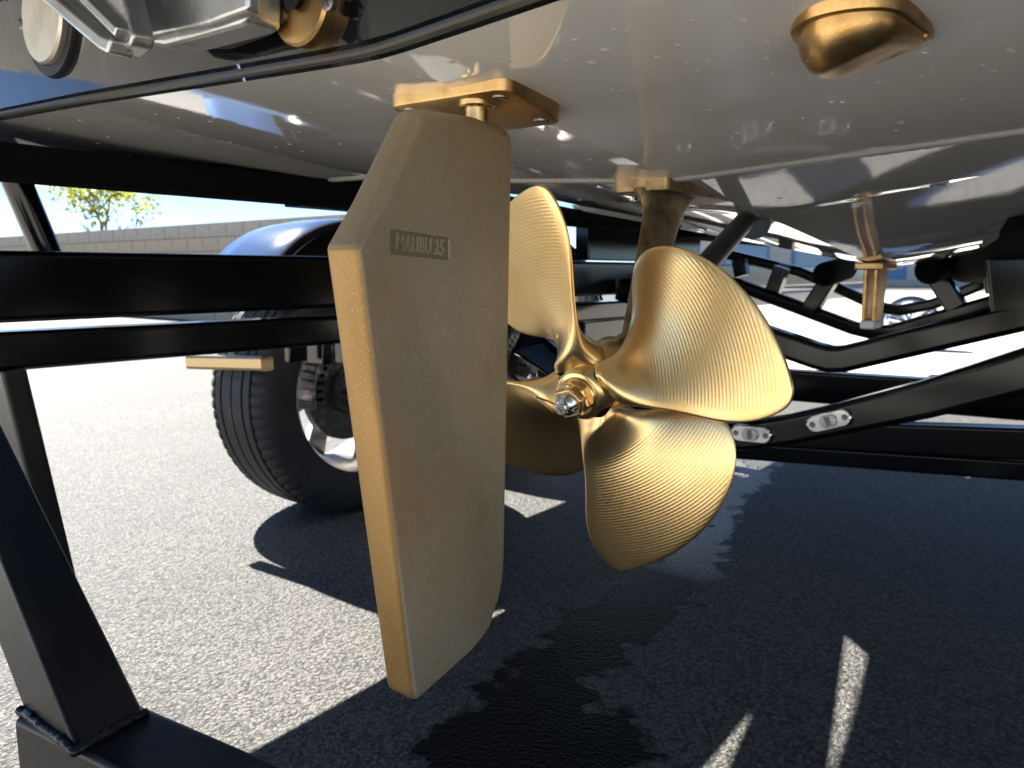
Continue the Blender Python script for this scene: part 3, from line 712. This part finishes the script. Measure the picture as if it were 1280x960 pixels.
# ================================================================ TRAILER
tr = thing('boat_trailer', 'black steel boat trailer with welded tube frame, carpeted bunks and fendered wheels under the boat', 'trailer', (KX, 1.6, 0))
def part(name, fn, m=M['paint'], parent=None, **kw):
    b = MB(); fn(b); return put(name, b, m, parent or tr, **kw)
for sx in (-1, 1):
    x0 = KX + sx * .968; xa, xb = sorted((x0, x0 + sx * .07))
    part('frame_rail', lambda b: b.sq([(x0 + sx * .035, .24, .6965), (x0 + sx * .035, 6.2, .700)], .07, .115, b=.008))
    part('lower_rail', lambda b: b.sq([(x0 + sx * .035, .24, .594), (x0 + sx * .035, 1.2, .588), (x0 + sx * .035, 6.2, .580)], .07, .064, b=.008))
    bx = KX + sx * .74
    def sec(b, y0, y1, zi):
        P = [(KX + sx * d, z) for d, z in ((.708, .885), (.720, zi + .006), (.735, zi), (1.09, .876), (1.09, .903))]
        b.prism([(x, y0, z) for x, z in P], (0, y1 - y0, 0))
    def mid(b):
        def pp(l): return [(KX - sx * -1 * 0 + sx * (-(x - KX)), y, .867) for x, y in l]
        b.prism(pp([(-1.52, 1.10), (-1.194, 1.10), (-1.193, 1.45), (-1.19, 1.85), (-1.52, 1.85)]), (0, 0, .018))
        b.prism(pp([(-1.140, 1.10), (-1.02, 1.10), (-1.05, 1.28), (-1.153, 1.765), (-1.11, 1.78), (-1.11, 1.85), (-1.19, 1.85), (-1.193, 1.45)]), (0, 0, .018))
    def bunk(b): sec(b, .16, 1.10, .837); mid(b); sec(b, 1.85, 3.35, .84)
    part('bunk', bunk, M['carpet'])
    part('sky_view_blocker', lambda b: b.box((min(KX + sx * .985, KX + sx * .93), 2.15, .758), (max(KX + sx * .985, KX + sx * .93), 3.0, .872)), bevel=.005)  # added black board that hides the bright sky beyond the rail
    part('ground_view_blocker', lambda b: b.box((min(KX + sx * 1.005, KX + sx * .975), 2.2, .40), (max(KX + sx * 1.005, KX + sx * .975), 2.7, .553)), bevel=.005)  # added black box that hides sunlit ground between the wheels
    part('guide_pole', lambda b: b.tube([(KX + sx * 1.07, .60, .70), (KX + sx * 1.07, .527, .93), (KX + sx * 1.09, .35, 1.6)], .024, 18))
# V crossmembers
def vpath(pts): return [np.array(p, float) for p in pts]
part('crossmember', lambda b: b.sq(vpath([(-1.38, 2.4, .66), (-.86, 2.4, .515), (-.70, 2.4, .470), (-.66, 2.4, .462), (-.62, 2.4, .466), (-.54, 2.4, .492), (-.19, 2.4, .606), (.50, 2.4, .68)]), .075, .078, up=(0, 0, 1), b=.014))
part('crossmember', lambda b: b.sq(vpath([(-1.38, 2.8, .72), (-1.117, 2.8, .672), (-.70, 2.8, .530), (-.64, 2.8, .518), (-.58, 2.8, .524), (-.225, 2.8, .655), (.50, 2.8, .72)]), .05, .046, b=.012))
v0 = [onY(x, y, 3.3) for x, y in ((1000, 340), (1043, 358), (1080, 375), (1105, 385), (1125, 388), (1167, 380), (1240, 350), (1300, 325))]
part('crossmember', lambda b: b.sq([np.array((-1.38, 3.3, v0[0][2] + .08))] + v0 + [np.array((.5, 3.3, v0[-1][2] + .05))], .05, .042, b=.012))
part('crossmember', lambda b: b.sq([(-1.40, 2.75, .315), (.54, 2.75, .345)], .07, .108))
part('axle_beam', lambda b: b.sq([(-1.42, 2.32, .205), (-.955, 2.32, .2205), (-.146, 2.32, .290), (.56, 2.32, .34)], .07, .082))
part('axle_beam', lambda b: b.sq([(-1.42, 2.33, .145), (-.955, 2.33, .158), (-.146, 2.33, .218), (.56, 2.33, .27)], .06, .052))
lb = [np.array((-1.395, 1.93, .66))] + [onY(x, y, 2.0) for x, y in ((660, 430), (720, 470), (800, 522), (850, 541), (895, 546), (940, 543), (990, 536), (1040, 525.5), (1160, 498), (1280, 464), (1400, 425))] + [np.array((.52, 2.0, .78))]
def lbeam(b):
    n_ = len(lb); a_, c_, b_ = .035, .037, .012; sc_ = [1.15, 1.15, 1.05, 1, 1, 1, 1, 1, 1.02, 1.18, 1.36, 1.45, 1.5]
    b.sq(lb, .07, .076, up=(0, 0, 1), b=.012)
    m = len(b.v) // n_
    for i in range(n_):
        for k in range(m):
            p = b.v[i * m + k]; b.v[i * m + k] = (p[0], p[1], lb[i][2] + (p[2] - lb[i][2]) * sc_[i])
part('rear_crossmember', lbeam)
# clearance lights on its aft face
def light_unit(px, py, d):
    c = onD(px, py, d); along = np.array(lb[9]) - np.array(lb[8]); along /= np.linalg.norm(along)
    if px < 1000: along = np.array([1., 0, .03]); along /= np.linalg.norm(along)
    nrm_ = np.cross(along, [0, 0, 1.]); nrm_ /= np.linalg.norm(nrm_)
    up_ = np.cross(nrm_, along); 
    if up_[2] < 0: up_ = -up_
    if nrm_[1] > 0: nrm_ = -nrm_
    def oval(a, h, y0, y1, rnd):
        pts = []
        for k in range(36):
            t = 2 * math.pi * k / 36; ct, st = math.cos(t), math.sin(t)
            pts.append((math.copysign(a - h, ct) + h * ct, h * st))
        b = MB(); rows = []
        for (o_, s_) in ((y0, 1), (y1 - rnd, 1), (y1 - rnd * .3, 1 - rnd * 9), (y1, 1 - rnd * 25)):
            rows.append([c + along * p * (1 - (1 - s_) * .5) + up_ * q * s_ + nrm_ * o_ for p, q in pts])
        oo = b.grid(rows, 0, False, True); b.f.append(tuple(oo + 108 + j for j in range(36))); b.mi.append(0); return b
    bz = put('marker_light', oval(.056, .023, -.01, .012, .006), M['chrome'], tr)
    put('lens', oval(.022, .0165, .008, .019, .004), M['lens'], bz)
    b = MB(); b.sweep([c + along * -.006 + nrm_ * .019, c + along * .006 + nrm_ * .019], [(-.012, -.001), (.012, -.001), (.012, .001), (-.012, .001)], nrm_); put('diode', b, M['dark_steel'], bz)
    for s_ in (-1, 1):
        b = MB(); b.lathe(c + along * .040 * s_ + nrm_ * .011, nrm_, [(0, .0001), (0, .008), (.003, .007), (.003, .0001)], 14); put('screw', b, M['dark_steel'], bz)
[light_unit(x, y, float((onY(x, y, 1.962) - CO) @ CF)) for x, y in ((1037, 525.5), (940, 542), (842, 540))]
# rear welded step frame, lower left of the photo
bt = np.array([.989, .148, 0])
p0 = np.array([-.815, .288, .2475])
part('rear_tube', lambda b: b.sq([p0, p0 + bt * .40, p0 + bt * .9 ], .078, .085, b=.007), M['satin'])
def post(b):
    lo = [(-.815, .259), (-.7055, .263), (-.718, .333), (-.822, .329)]
    def at(z): return [(x - (z - .29) * (.95 if y < .3 else 1.22), y, z) for x, y in lo]
    o = [at(.285), at(.76)]; b.grid(o, 0, False, True)
    b.f += [(3, 2, 1, 0), (4, 5, 6, 7)]; b.mi += [0, 0]
part('rear_post', post, M['satin'], bevel=.006)
def weld(b):
    lo = [(-.817, .257), (-.7035, .261), (-.716, .335)]
    pth = []
    for i in range(2):
        for k in range(26):
            t = k / 26; a = np.array(lo[i]); c = np.array(lo[i + 1]); q = a + (c - a) * t; pth.append(np.array([q[0], q[1], .2925]) + rng.normal(0, .0007, 3))
    b.tube(pth, .0048, 8, scale=[.9 + .07 * math.sin(k * 2.3) + rng.normal(0, .05) for k in range(len(pth))])
part('weld_bead', weld, M['satin'], angle=80)
part('rear_brace', lambda b: b.sq([(-1.425, .476, .564), (-1.425, .526, .18)], .07, .038, up=(0, 1, 0)), M['satin'])
part('rear_foot', lambda b: b.sq([(-1.42, .515, .205), (-.84, .285, .242)], .04, .04), M['satin'])
part('bar_bracket', lambda b: b.box((-1.49, 1.06, .515), (-1.47, 1.11, .565)), bevel=.004)
for k, (y_, w_q) in enumerate(((1.13, .03), (1.22, .05), (1.34, .08))):
    part('hanger_plate', lambda b: b.box((-1.50 - .01 * k, y_, .505 - .008 * k), (-1.44, y_ + w_q, .572)), bevel=.004)
# forward posts / pads seen between hull and crossmembers
def fpost(a, b_, y, w=.05, m=M['paint']):
    pa_, pb_ = onY(*a, y), onY(*b_, y); part('bunk_bracket', lambda b: b.sq([pa_, pb_], w, w, up=(0, 1, 0)), m)
fpost((966, 366), (978, 334), 2.82); fpost((1012, 388), (1040, 345), 2.78, .055); fpost((928, 345), (924, 325), 3.0, .05)
fpost((1196, 384), (1168, 340), 2.80, .06); fpost((1245, 366), (1240, 318), 2.7, .05); fpost((1290, 378), (1282, 300), 2.5, .09)
fpost((1272, 385), (1262, 295), 2.2, .10)
def pad(px, py, y, ln, r):
    c = onY(px, py, y); part('bunk_pad', lambda b: b.tube([c + np.array((0, -ln / 2, 0)), c + np.array((0, -ln / 2 + .02, 0)), c + np.array((0, ln / 2, .02))], r, 18, scale=[.85, 1, 1]), M['carpet'])
pad(1043, 343, 2.72, .25, .040); pad(1172, 338, 2.72, .3, .042)
part('forward_bunk', lambda b: b.sq([onY(1222, 322, 2.9), onY(1262, 285, 2.2), onY(1330, 225, 1.6)], .17, .16, b=.05), M['carpet'])
part('forward_bunk', lambda b: b.sq([(-1.10, 2.4, .86), (-1.0, 3.0, .845), (-.94, 3.35, .85)], .26, .05, b=.015), M['carpet'])

# --- wheels
WR, WZ, WY = .370, .365, 1.53
def tyre_mesh(c):
    b = MB(); n = 288
    # (axial offset from inner face -> outer, radius, kind) ; kind 1 tread rib, 2 groove, 3 shoulder (cross cut)
    W = .27; pr_ = [(.030, .248, 0), (.012, .256, 0), (.004, .285, 0), (.0, .318, 0), (.003, .345, 0), (.010, .363, 3), (.020, .3735, 3), (.034, .3805, 3), (.0455, .3825, 3), (.047, .3740, 2), (.0535, .3740, 2), (.055, .3838, 1), (.080, .3848, 1), (.0815, .3755, 2), (.0885, .3755, 2), (.090, .385, 1), (.1315, .3852, 1)]
    pr_ += [(.1328, .3755, 2)]; pr_ += [(W - a, r, k) for a, r, k in reversed(pr_)]
    P = []
    for i in range(n):
        t = 2 * math.pi * i / n; row = []
        for a, r, k in pr_:
            q = r * .961
            if k == 3 and i % 4 == 0: q = r * .961 - .0055
            if k == 1 and i % 4 == 2: q = r * .961 - .0012
            row.append((c[0] - a, c[1] + q * math.cos(t), c[2] + q * math.sin(t)))
        P.append(row)
    b.grid(P, 0, True, False); return b
wc = np.array([-1.745, WY, WZ])
wheel = None
mbt = tyre_mesh(wc)
tw = MB(); tw.lathe(wc + np.array([-.135, 0, 0]), (1, 0, 0), [(-.126, .243), (-.112, .258), (-.10, .250), (-.095, .232), (-.03, .222), (.06, .226), (.095, .236), (.100, .252), (.120, .252), (.126, .243), (.1, .229), (.06, .218), (-.03, .214), (-.1, .226)], 72, closed=True)
wheel = put('wheel', tw, M['dark_steel'], tr, org=(wc[0] - .135, WY, WZ))
put('tyre', mbt, M['rubber'], wheel, angle=40)
b = MB()
for k in range(6):
    t = 2 * math.pi * (k + .3) / 6; ct, st = math.cos(t), math.sin(t)
    def pt(r, wv, x): return (wc[0] - .125 + x, WY + r * ct - wv * st, WZ + r * st + wv * ct)
    b.add([pt(.06, .034, -.085), pt(.06, -.034, -.085), pt(.228, -.046, -.10), pt(.228, .046, -.10), pt(.06, .028, -.055), pt(.06, -.028, -.055), pt(.224, -.036, -.075), pt(.224, .036, -.075)],
          [(0, 1, 2, 3), (7, 6, 5, 4), (0, 4, 5, 1), (1, 5, 6, 2), (2, 6, 7, 3), (3, 7, 4, 0)])
b.lathe(wc + np.array([-.215, 0, 0]), (1, 0, 0), [(-.005, .0001), (-.005, .072), (.04, .068), (.04, .0001)], 32)
put('spokes', b, M['alloy'], wheel, bevel=.004)
b = MB(); b.lathe(wc + np.array([-.10, 0, 0]), (1, 0, 0), [(-.012, .06), (-.012, .155), (.012, .155), (.012, .075), (.03, .07), (.03, .0001)], 48); b.lathe(wc + np.array([-.07, 0, 0]), (1, 0, 0), [(-.02, .055), (.03, .05), (.05, .035), (.05, .0001)], 32); put('brake_disc', b, M['dark_steel'], wheel)
b = MB()
for i in range(9):
    t = math.radians(110 + i * 10)
    c = wc + np.array([-.10, .135 * math.cos(t), .135 * math.sin(t)])
    b.box(c - np.array([.035, .02, .022]), c + np.array([.045, .02, .022]))
put('caliper', b, M['dark_steel'], wheel, bevel=.006)
b = MB()
for i in range(6):
    t = 2 * math.pi * i / 6; b.lathe(wc + np.array([-.045, .052 * math.cos(t), .052 * math.sin(t)]), (1, 0, 0), [(0, .010), (.022, .009), (.022, .0001)], 6)
b.tube([wc + np.array([-.03, -.02, .12]), wc + np.array([.02, -.10, .16]), wc + np.array([.10, -.12, .19]), wc + np.array([.30, -.05, .20])], .007, 8)
put('bolts_and_hose', b, M['chrome'], wheel, angle=40)
b = MB(); b.sq([(-1.72, WY, WZ), (-1.56, WY, WZ)], .09, .09, up=(0, 0, 1)); b.box((-1.60, WY - .06, WZ - .05), (-1.54, WY + .34, WZ + .05)); put('torsion_arm', b, M['black'], wheel, bevel=.006)
wheel2 = dup(wheel, tr, (0, .87, 0))
# starboard wheels: mirrored by half a turn about z
for yy in (WY, WY + .87):
    wr = dup(wheel, tr, (0, yy - WY, 0)); wr.rotation_euler = (0, 0, math.pi); wr.location = Vector((KX + 1.448, yy, WZ)) - Vector(ORG[tr.name])
# --- fenders
def fender(sx):
    c = []
    R_ = .505; xin, xout = KX + sx * 1.300, KX + sx * 1.625
    th = [math.radians(a) for a in range(36, 92, 3)]
    kk = lambda a: .78 + .22 * min(1, max(0, (a - .25) / 1.0))
    arc = [(WY - R_ * math.cos(a) * kk(a), WZ + R_ * math.sin(a)) for a in th] + [(WY + .87 + R_ * math.sin(math.radians(a)), WZ + R_ * math.cos(math.radians(a))) for a in range(0, 75, 3)]
    rows = []
    for (y, z) in arc:
        row = []
        n_ = np.array([y - min(max(y, WY), WY + .87), z - WZ]); n_ /= np.linalg.norm(n_)
        for q, dr in ((0, -.02), (0.0, -.006), (.02, 0), (.30, .006), (.7, .006), (.97, 0), (1, -.008), (1, -.03)):
            row.append((xin + (xout - xin) * q, y + n_[0] * dr, z + n_[1] * dr))
        for q, dr in ((.995, -.03), (.98, -.008), (.5, .002), (.02, -.008), (.005, -.02)):
            row.append((xin + (xout - xin) * q, y + n_[0] * (dr - .003), z + n_[1] * (dr - .003)))
        rows.append(row)
    b = MB(); b.grid(rows, 0, False, True); f = put('fender', b, M['fender'], tr, angle=50, label='polished fender reflecting the blue sky' if sx < 0 else None)
    b = MB(); pth = [(xin + .012 * -sx * -1, y * 1.0, z) for y, z in arc]; b.tube([(xin + sx * .008, WY + (y - WY) * 1.0, z - .012) for y, z in arc], .013, 10, up=(1, 0, 0)); put('fender_liner', b, M['carpet'], f)
    b = MB(); rows = [[(xin + sx * .02, WY + (y - WY) * .985 if y < WY else y - .0, WZ + (z - WZ) * .985), (xin + sx * .02, min(max(y, WY - .43), WY + .87 + .43), max(.62, z - .30))] for y, z in arc if z > .66]
    b.grid(rows); put('fender_skirt', b, M['carpet'], f)
fender(-1); fender(1)
part('fender_lip', lambda b: b.sq([onX(240, 452, -2.04), onX(334, 454, -1.72)], .04, .040, b=.008), M['lip_tan_reflection'], label='polished lip with painted tan reflection at the aft end of the fender')

# ================================================================ FAR SETTING
# block wall beyond the yard: two points of its top line, seen at left
wa = onZ(0, 296, 1.42); wb = onZ(313, 275, 1.42)
wdv = (wb - wa); wdv[2] = 0; wl = np.linalg.norm(wdv); wdv /= wl; wn = np.array([wdv[1], -wdv[0], 0])
if wn @ (CO - wa) < 0: wn = -wn
start = wa - wdv * 3.5; length = wl + 6.5
wall = thing('block_wall', 'low tan concrete block wall with grey cap course across the yard', 'wall', tuple(start * [1, 1, 0]))
mb = MB(); a_ = start * [1, 1, 0]; e_ = a_ + wdv * length
mb.prism([a_ - wn * .012, e_ - wn * .012, e_ - wn * .188, a_ - wn * .188], (0, 0, 1.415)); put('mortar_core', mb, M['mortar'], wall, smooth=False)
BL, BH, CH = .405, .203, .203
def unit_block(L, H, m):
    b = MB(); u0, u1 = -L / 2 + .006, L / 2 - .006
    P = [wdv * u + wn * n_ for u, n_ in ((u0, 0), (u1, 0), (u1, -.2), (u0, -.2))]
    b.prism([p + np.array([0, 0, -H / 2 + .006]) for p in P], (0, 0, H - .012)); return b.mesh('block', [m], (0, 0, 0), False)
meb = unit_block(BL, BH, M['block']); mec = unit_block(BL, CH, M['cap'])
rows_n = 7
for r_ in range(rows_n):
    cap_ = r_ == rows_n - 1
    for k in range(int(length / BL)):
        p = a_ + wdv * (BL * (k + .5 + (.5 if r_ % 2 else 0))) + np.array([0, 0, BH * (r_ + .5)]) + wn * rng.uniform(-.003, .003)
        o = bpy.data.objects.new('cap_block' if cap_ else 'block', mec if cap_ else meb); COL.objects.link(o); o.parent = wall; o.location = p - ORG[wall.name]
# forward apron, plus unseen starboard and aft slabs added to brighten the hull
for lo_, hi_ in (((-7, 5.2), (70, 33)), ((2.5, -.42), (70, 5.18)), ((-25, -45), (70, -.44))):
    mb = MB(); nx_ = 12; ny_ = 6
    mb.grid([[(lo_[0] + (hi_[0] - lo_[0]) * i / nx_, lo_[1] + (hi_[1] - lo_[1]) * j / ny_, .004) for j in range(ny_ + 1)] for i in range(nx_ + 1)])
    put('apron_and_bounce_slab', mb, M['concrete'], kind='structure')
# young tree behind the wall
tb_ = onD(132, 345, 19.5); tb_[2] = 0; cz = onD(128, 252, 19.5)[2]
tree = thing('young_tree', 'young tree with yellow green leaves standing behind the block wall', 'tree', tuple(tb_))
b = MB()
def limb(p, d, l, r, lev):
    q = p + d * l; m_ = (p + q) / 2 + rng.normal(0, .04 * l, 3)
    b.tube([p, m_, q], r, 8, up=(.3, .9, .1), scale=[1, .8, .6])
    if lev < 3:
        for _ in range(3 if lev else 5):
            nd = d + rng.normal(0, .55, 3); nd[2] = abs(nd[2]) * .8 + .1; limb(p + d * l * rng.uniform(.55, 1), nd / np.linalg.norm(nd), l * .62, r * .55, lev + 1)
limb(tb_ * 1., np.array([.03, .02, 1.]), 1.55, .055, 0); put('trunk', b, M['bark'], tree, angle=60)
b = MB(); cen = np.array([tb_[0], tb_[1], cz + .05]); cl = [cen + np.array([rng.normal(0, .62), rng.normal(0, .6), rng.normal(.1, .42)]) for _ in range(30)]
for c in cl:
    for _ in range(54):
        p = c + rng.normal(0, .16, 3); a1 = rng.normal(0, 1, 3); a1 /= np.linalg.norm(a1); a2 = np.cross(a1, rng.normal(0, 1, 3)); a2 /= np.linalg.norm(a2); L = rng.uniform(.045, .085); w_ = L * .5
        b.add([p - a1 * L, p + a2 * w_, p + a1 * L, p - a2 * w_], [(0, 1, 2, 3)])
put('crown', b, M['leaf'], tree, smooth=False, kind='stuff')
# pale building far to the right
bc = onD(1120, 340, 38); bc[2] = 0
bx_ = CR.copy(); byv = np.array([-CR[1], CR[0], 0])
bd = thing('pale_building', 'pale stucco building with blue glazed doors far beyond the trailer', 'building', tuple(bc))
def bpoly(u0, u1, z0, z1, off, th):
    b = MB(); P = [bc + bx_ * u + byv * o_ for u, o_ in ((u0, off), (u1, off), (u1, off + th), (u0, off + th))]
    b.prism([p + np.array([0, 0, z0]) for p in P], (0, 0, z1 - z0)); return b
put('wall', bpoly(-10, 16, 0, 4.2, 0, 6), M['render'], bd, smooth=False)
put('roof', bpoly(-10.4, 16.4, 4.2, 4.5, -.4, 6.8), M['cap'], bd, smooth=False)
for u in (-8.6, -5.2, -1.8, 1.6, 5.0, 8.4, 11.8):
    fr = put('door', bpoly(u, u + 2.3, .05, 2.3, -.05, .04), M['bluepaint'], bd, smooth=False)
    put('pane', bpoly(u + .15, u + 2.15, .9, 2.15, -.075, .02), M['glass'], fr, smooth=False)
put('base_band', bpoly(-10.02, 16.02, .0, .35, -.06, .05), M['cap'], bd, smooth=False)
# chrome wheel of another trailer standing beyond
cw = onD(1140, 368, 7.2); cw[2] = .25
wt = thing('chrome_wheel', 'bright chrome spoked wheel beyond the trailer crossmembers', 'wheel', tuple(cw * [1, 1, 0]))
nw = (CO - cw) * [1, 1, 0]; nw /= np.linalg.norm(nw)
b = MB(); b.lathe(cw, nw, [(-.1, .215), (-.09, .245), (-.04, .25), (.04, .25), (.09, .245), (.1, .215)], 48, closed=True); put('tyre', b, M['rubber'], wt)
b = MB(); b.lathe(cw, nw, [(.08, .215), (.10, .222), (.105, .205), (.05, .18), (.04, .001)], 40); put('rim', b, M['chrome'], wt)
b = MB(); e1_ = np.cross(nw, [0, 0, 1.]); e2_ = np.array([0, 0, 1.])
for k in range(8):
    t = k * math.pi / 4 + .2; d = e1_ * math.cos(t) + e2_ * math.sin(t); b.tube([cw + nw * .09 + d * .03, cw + nw * .075 + d * .19], .018, 8, up=nw)
b.lathe(cw, nw, [(.05, .05), (.11, .045), (.125, .02), (.125, .001)], 20); put('spokes', b, M['chrome'], wt)
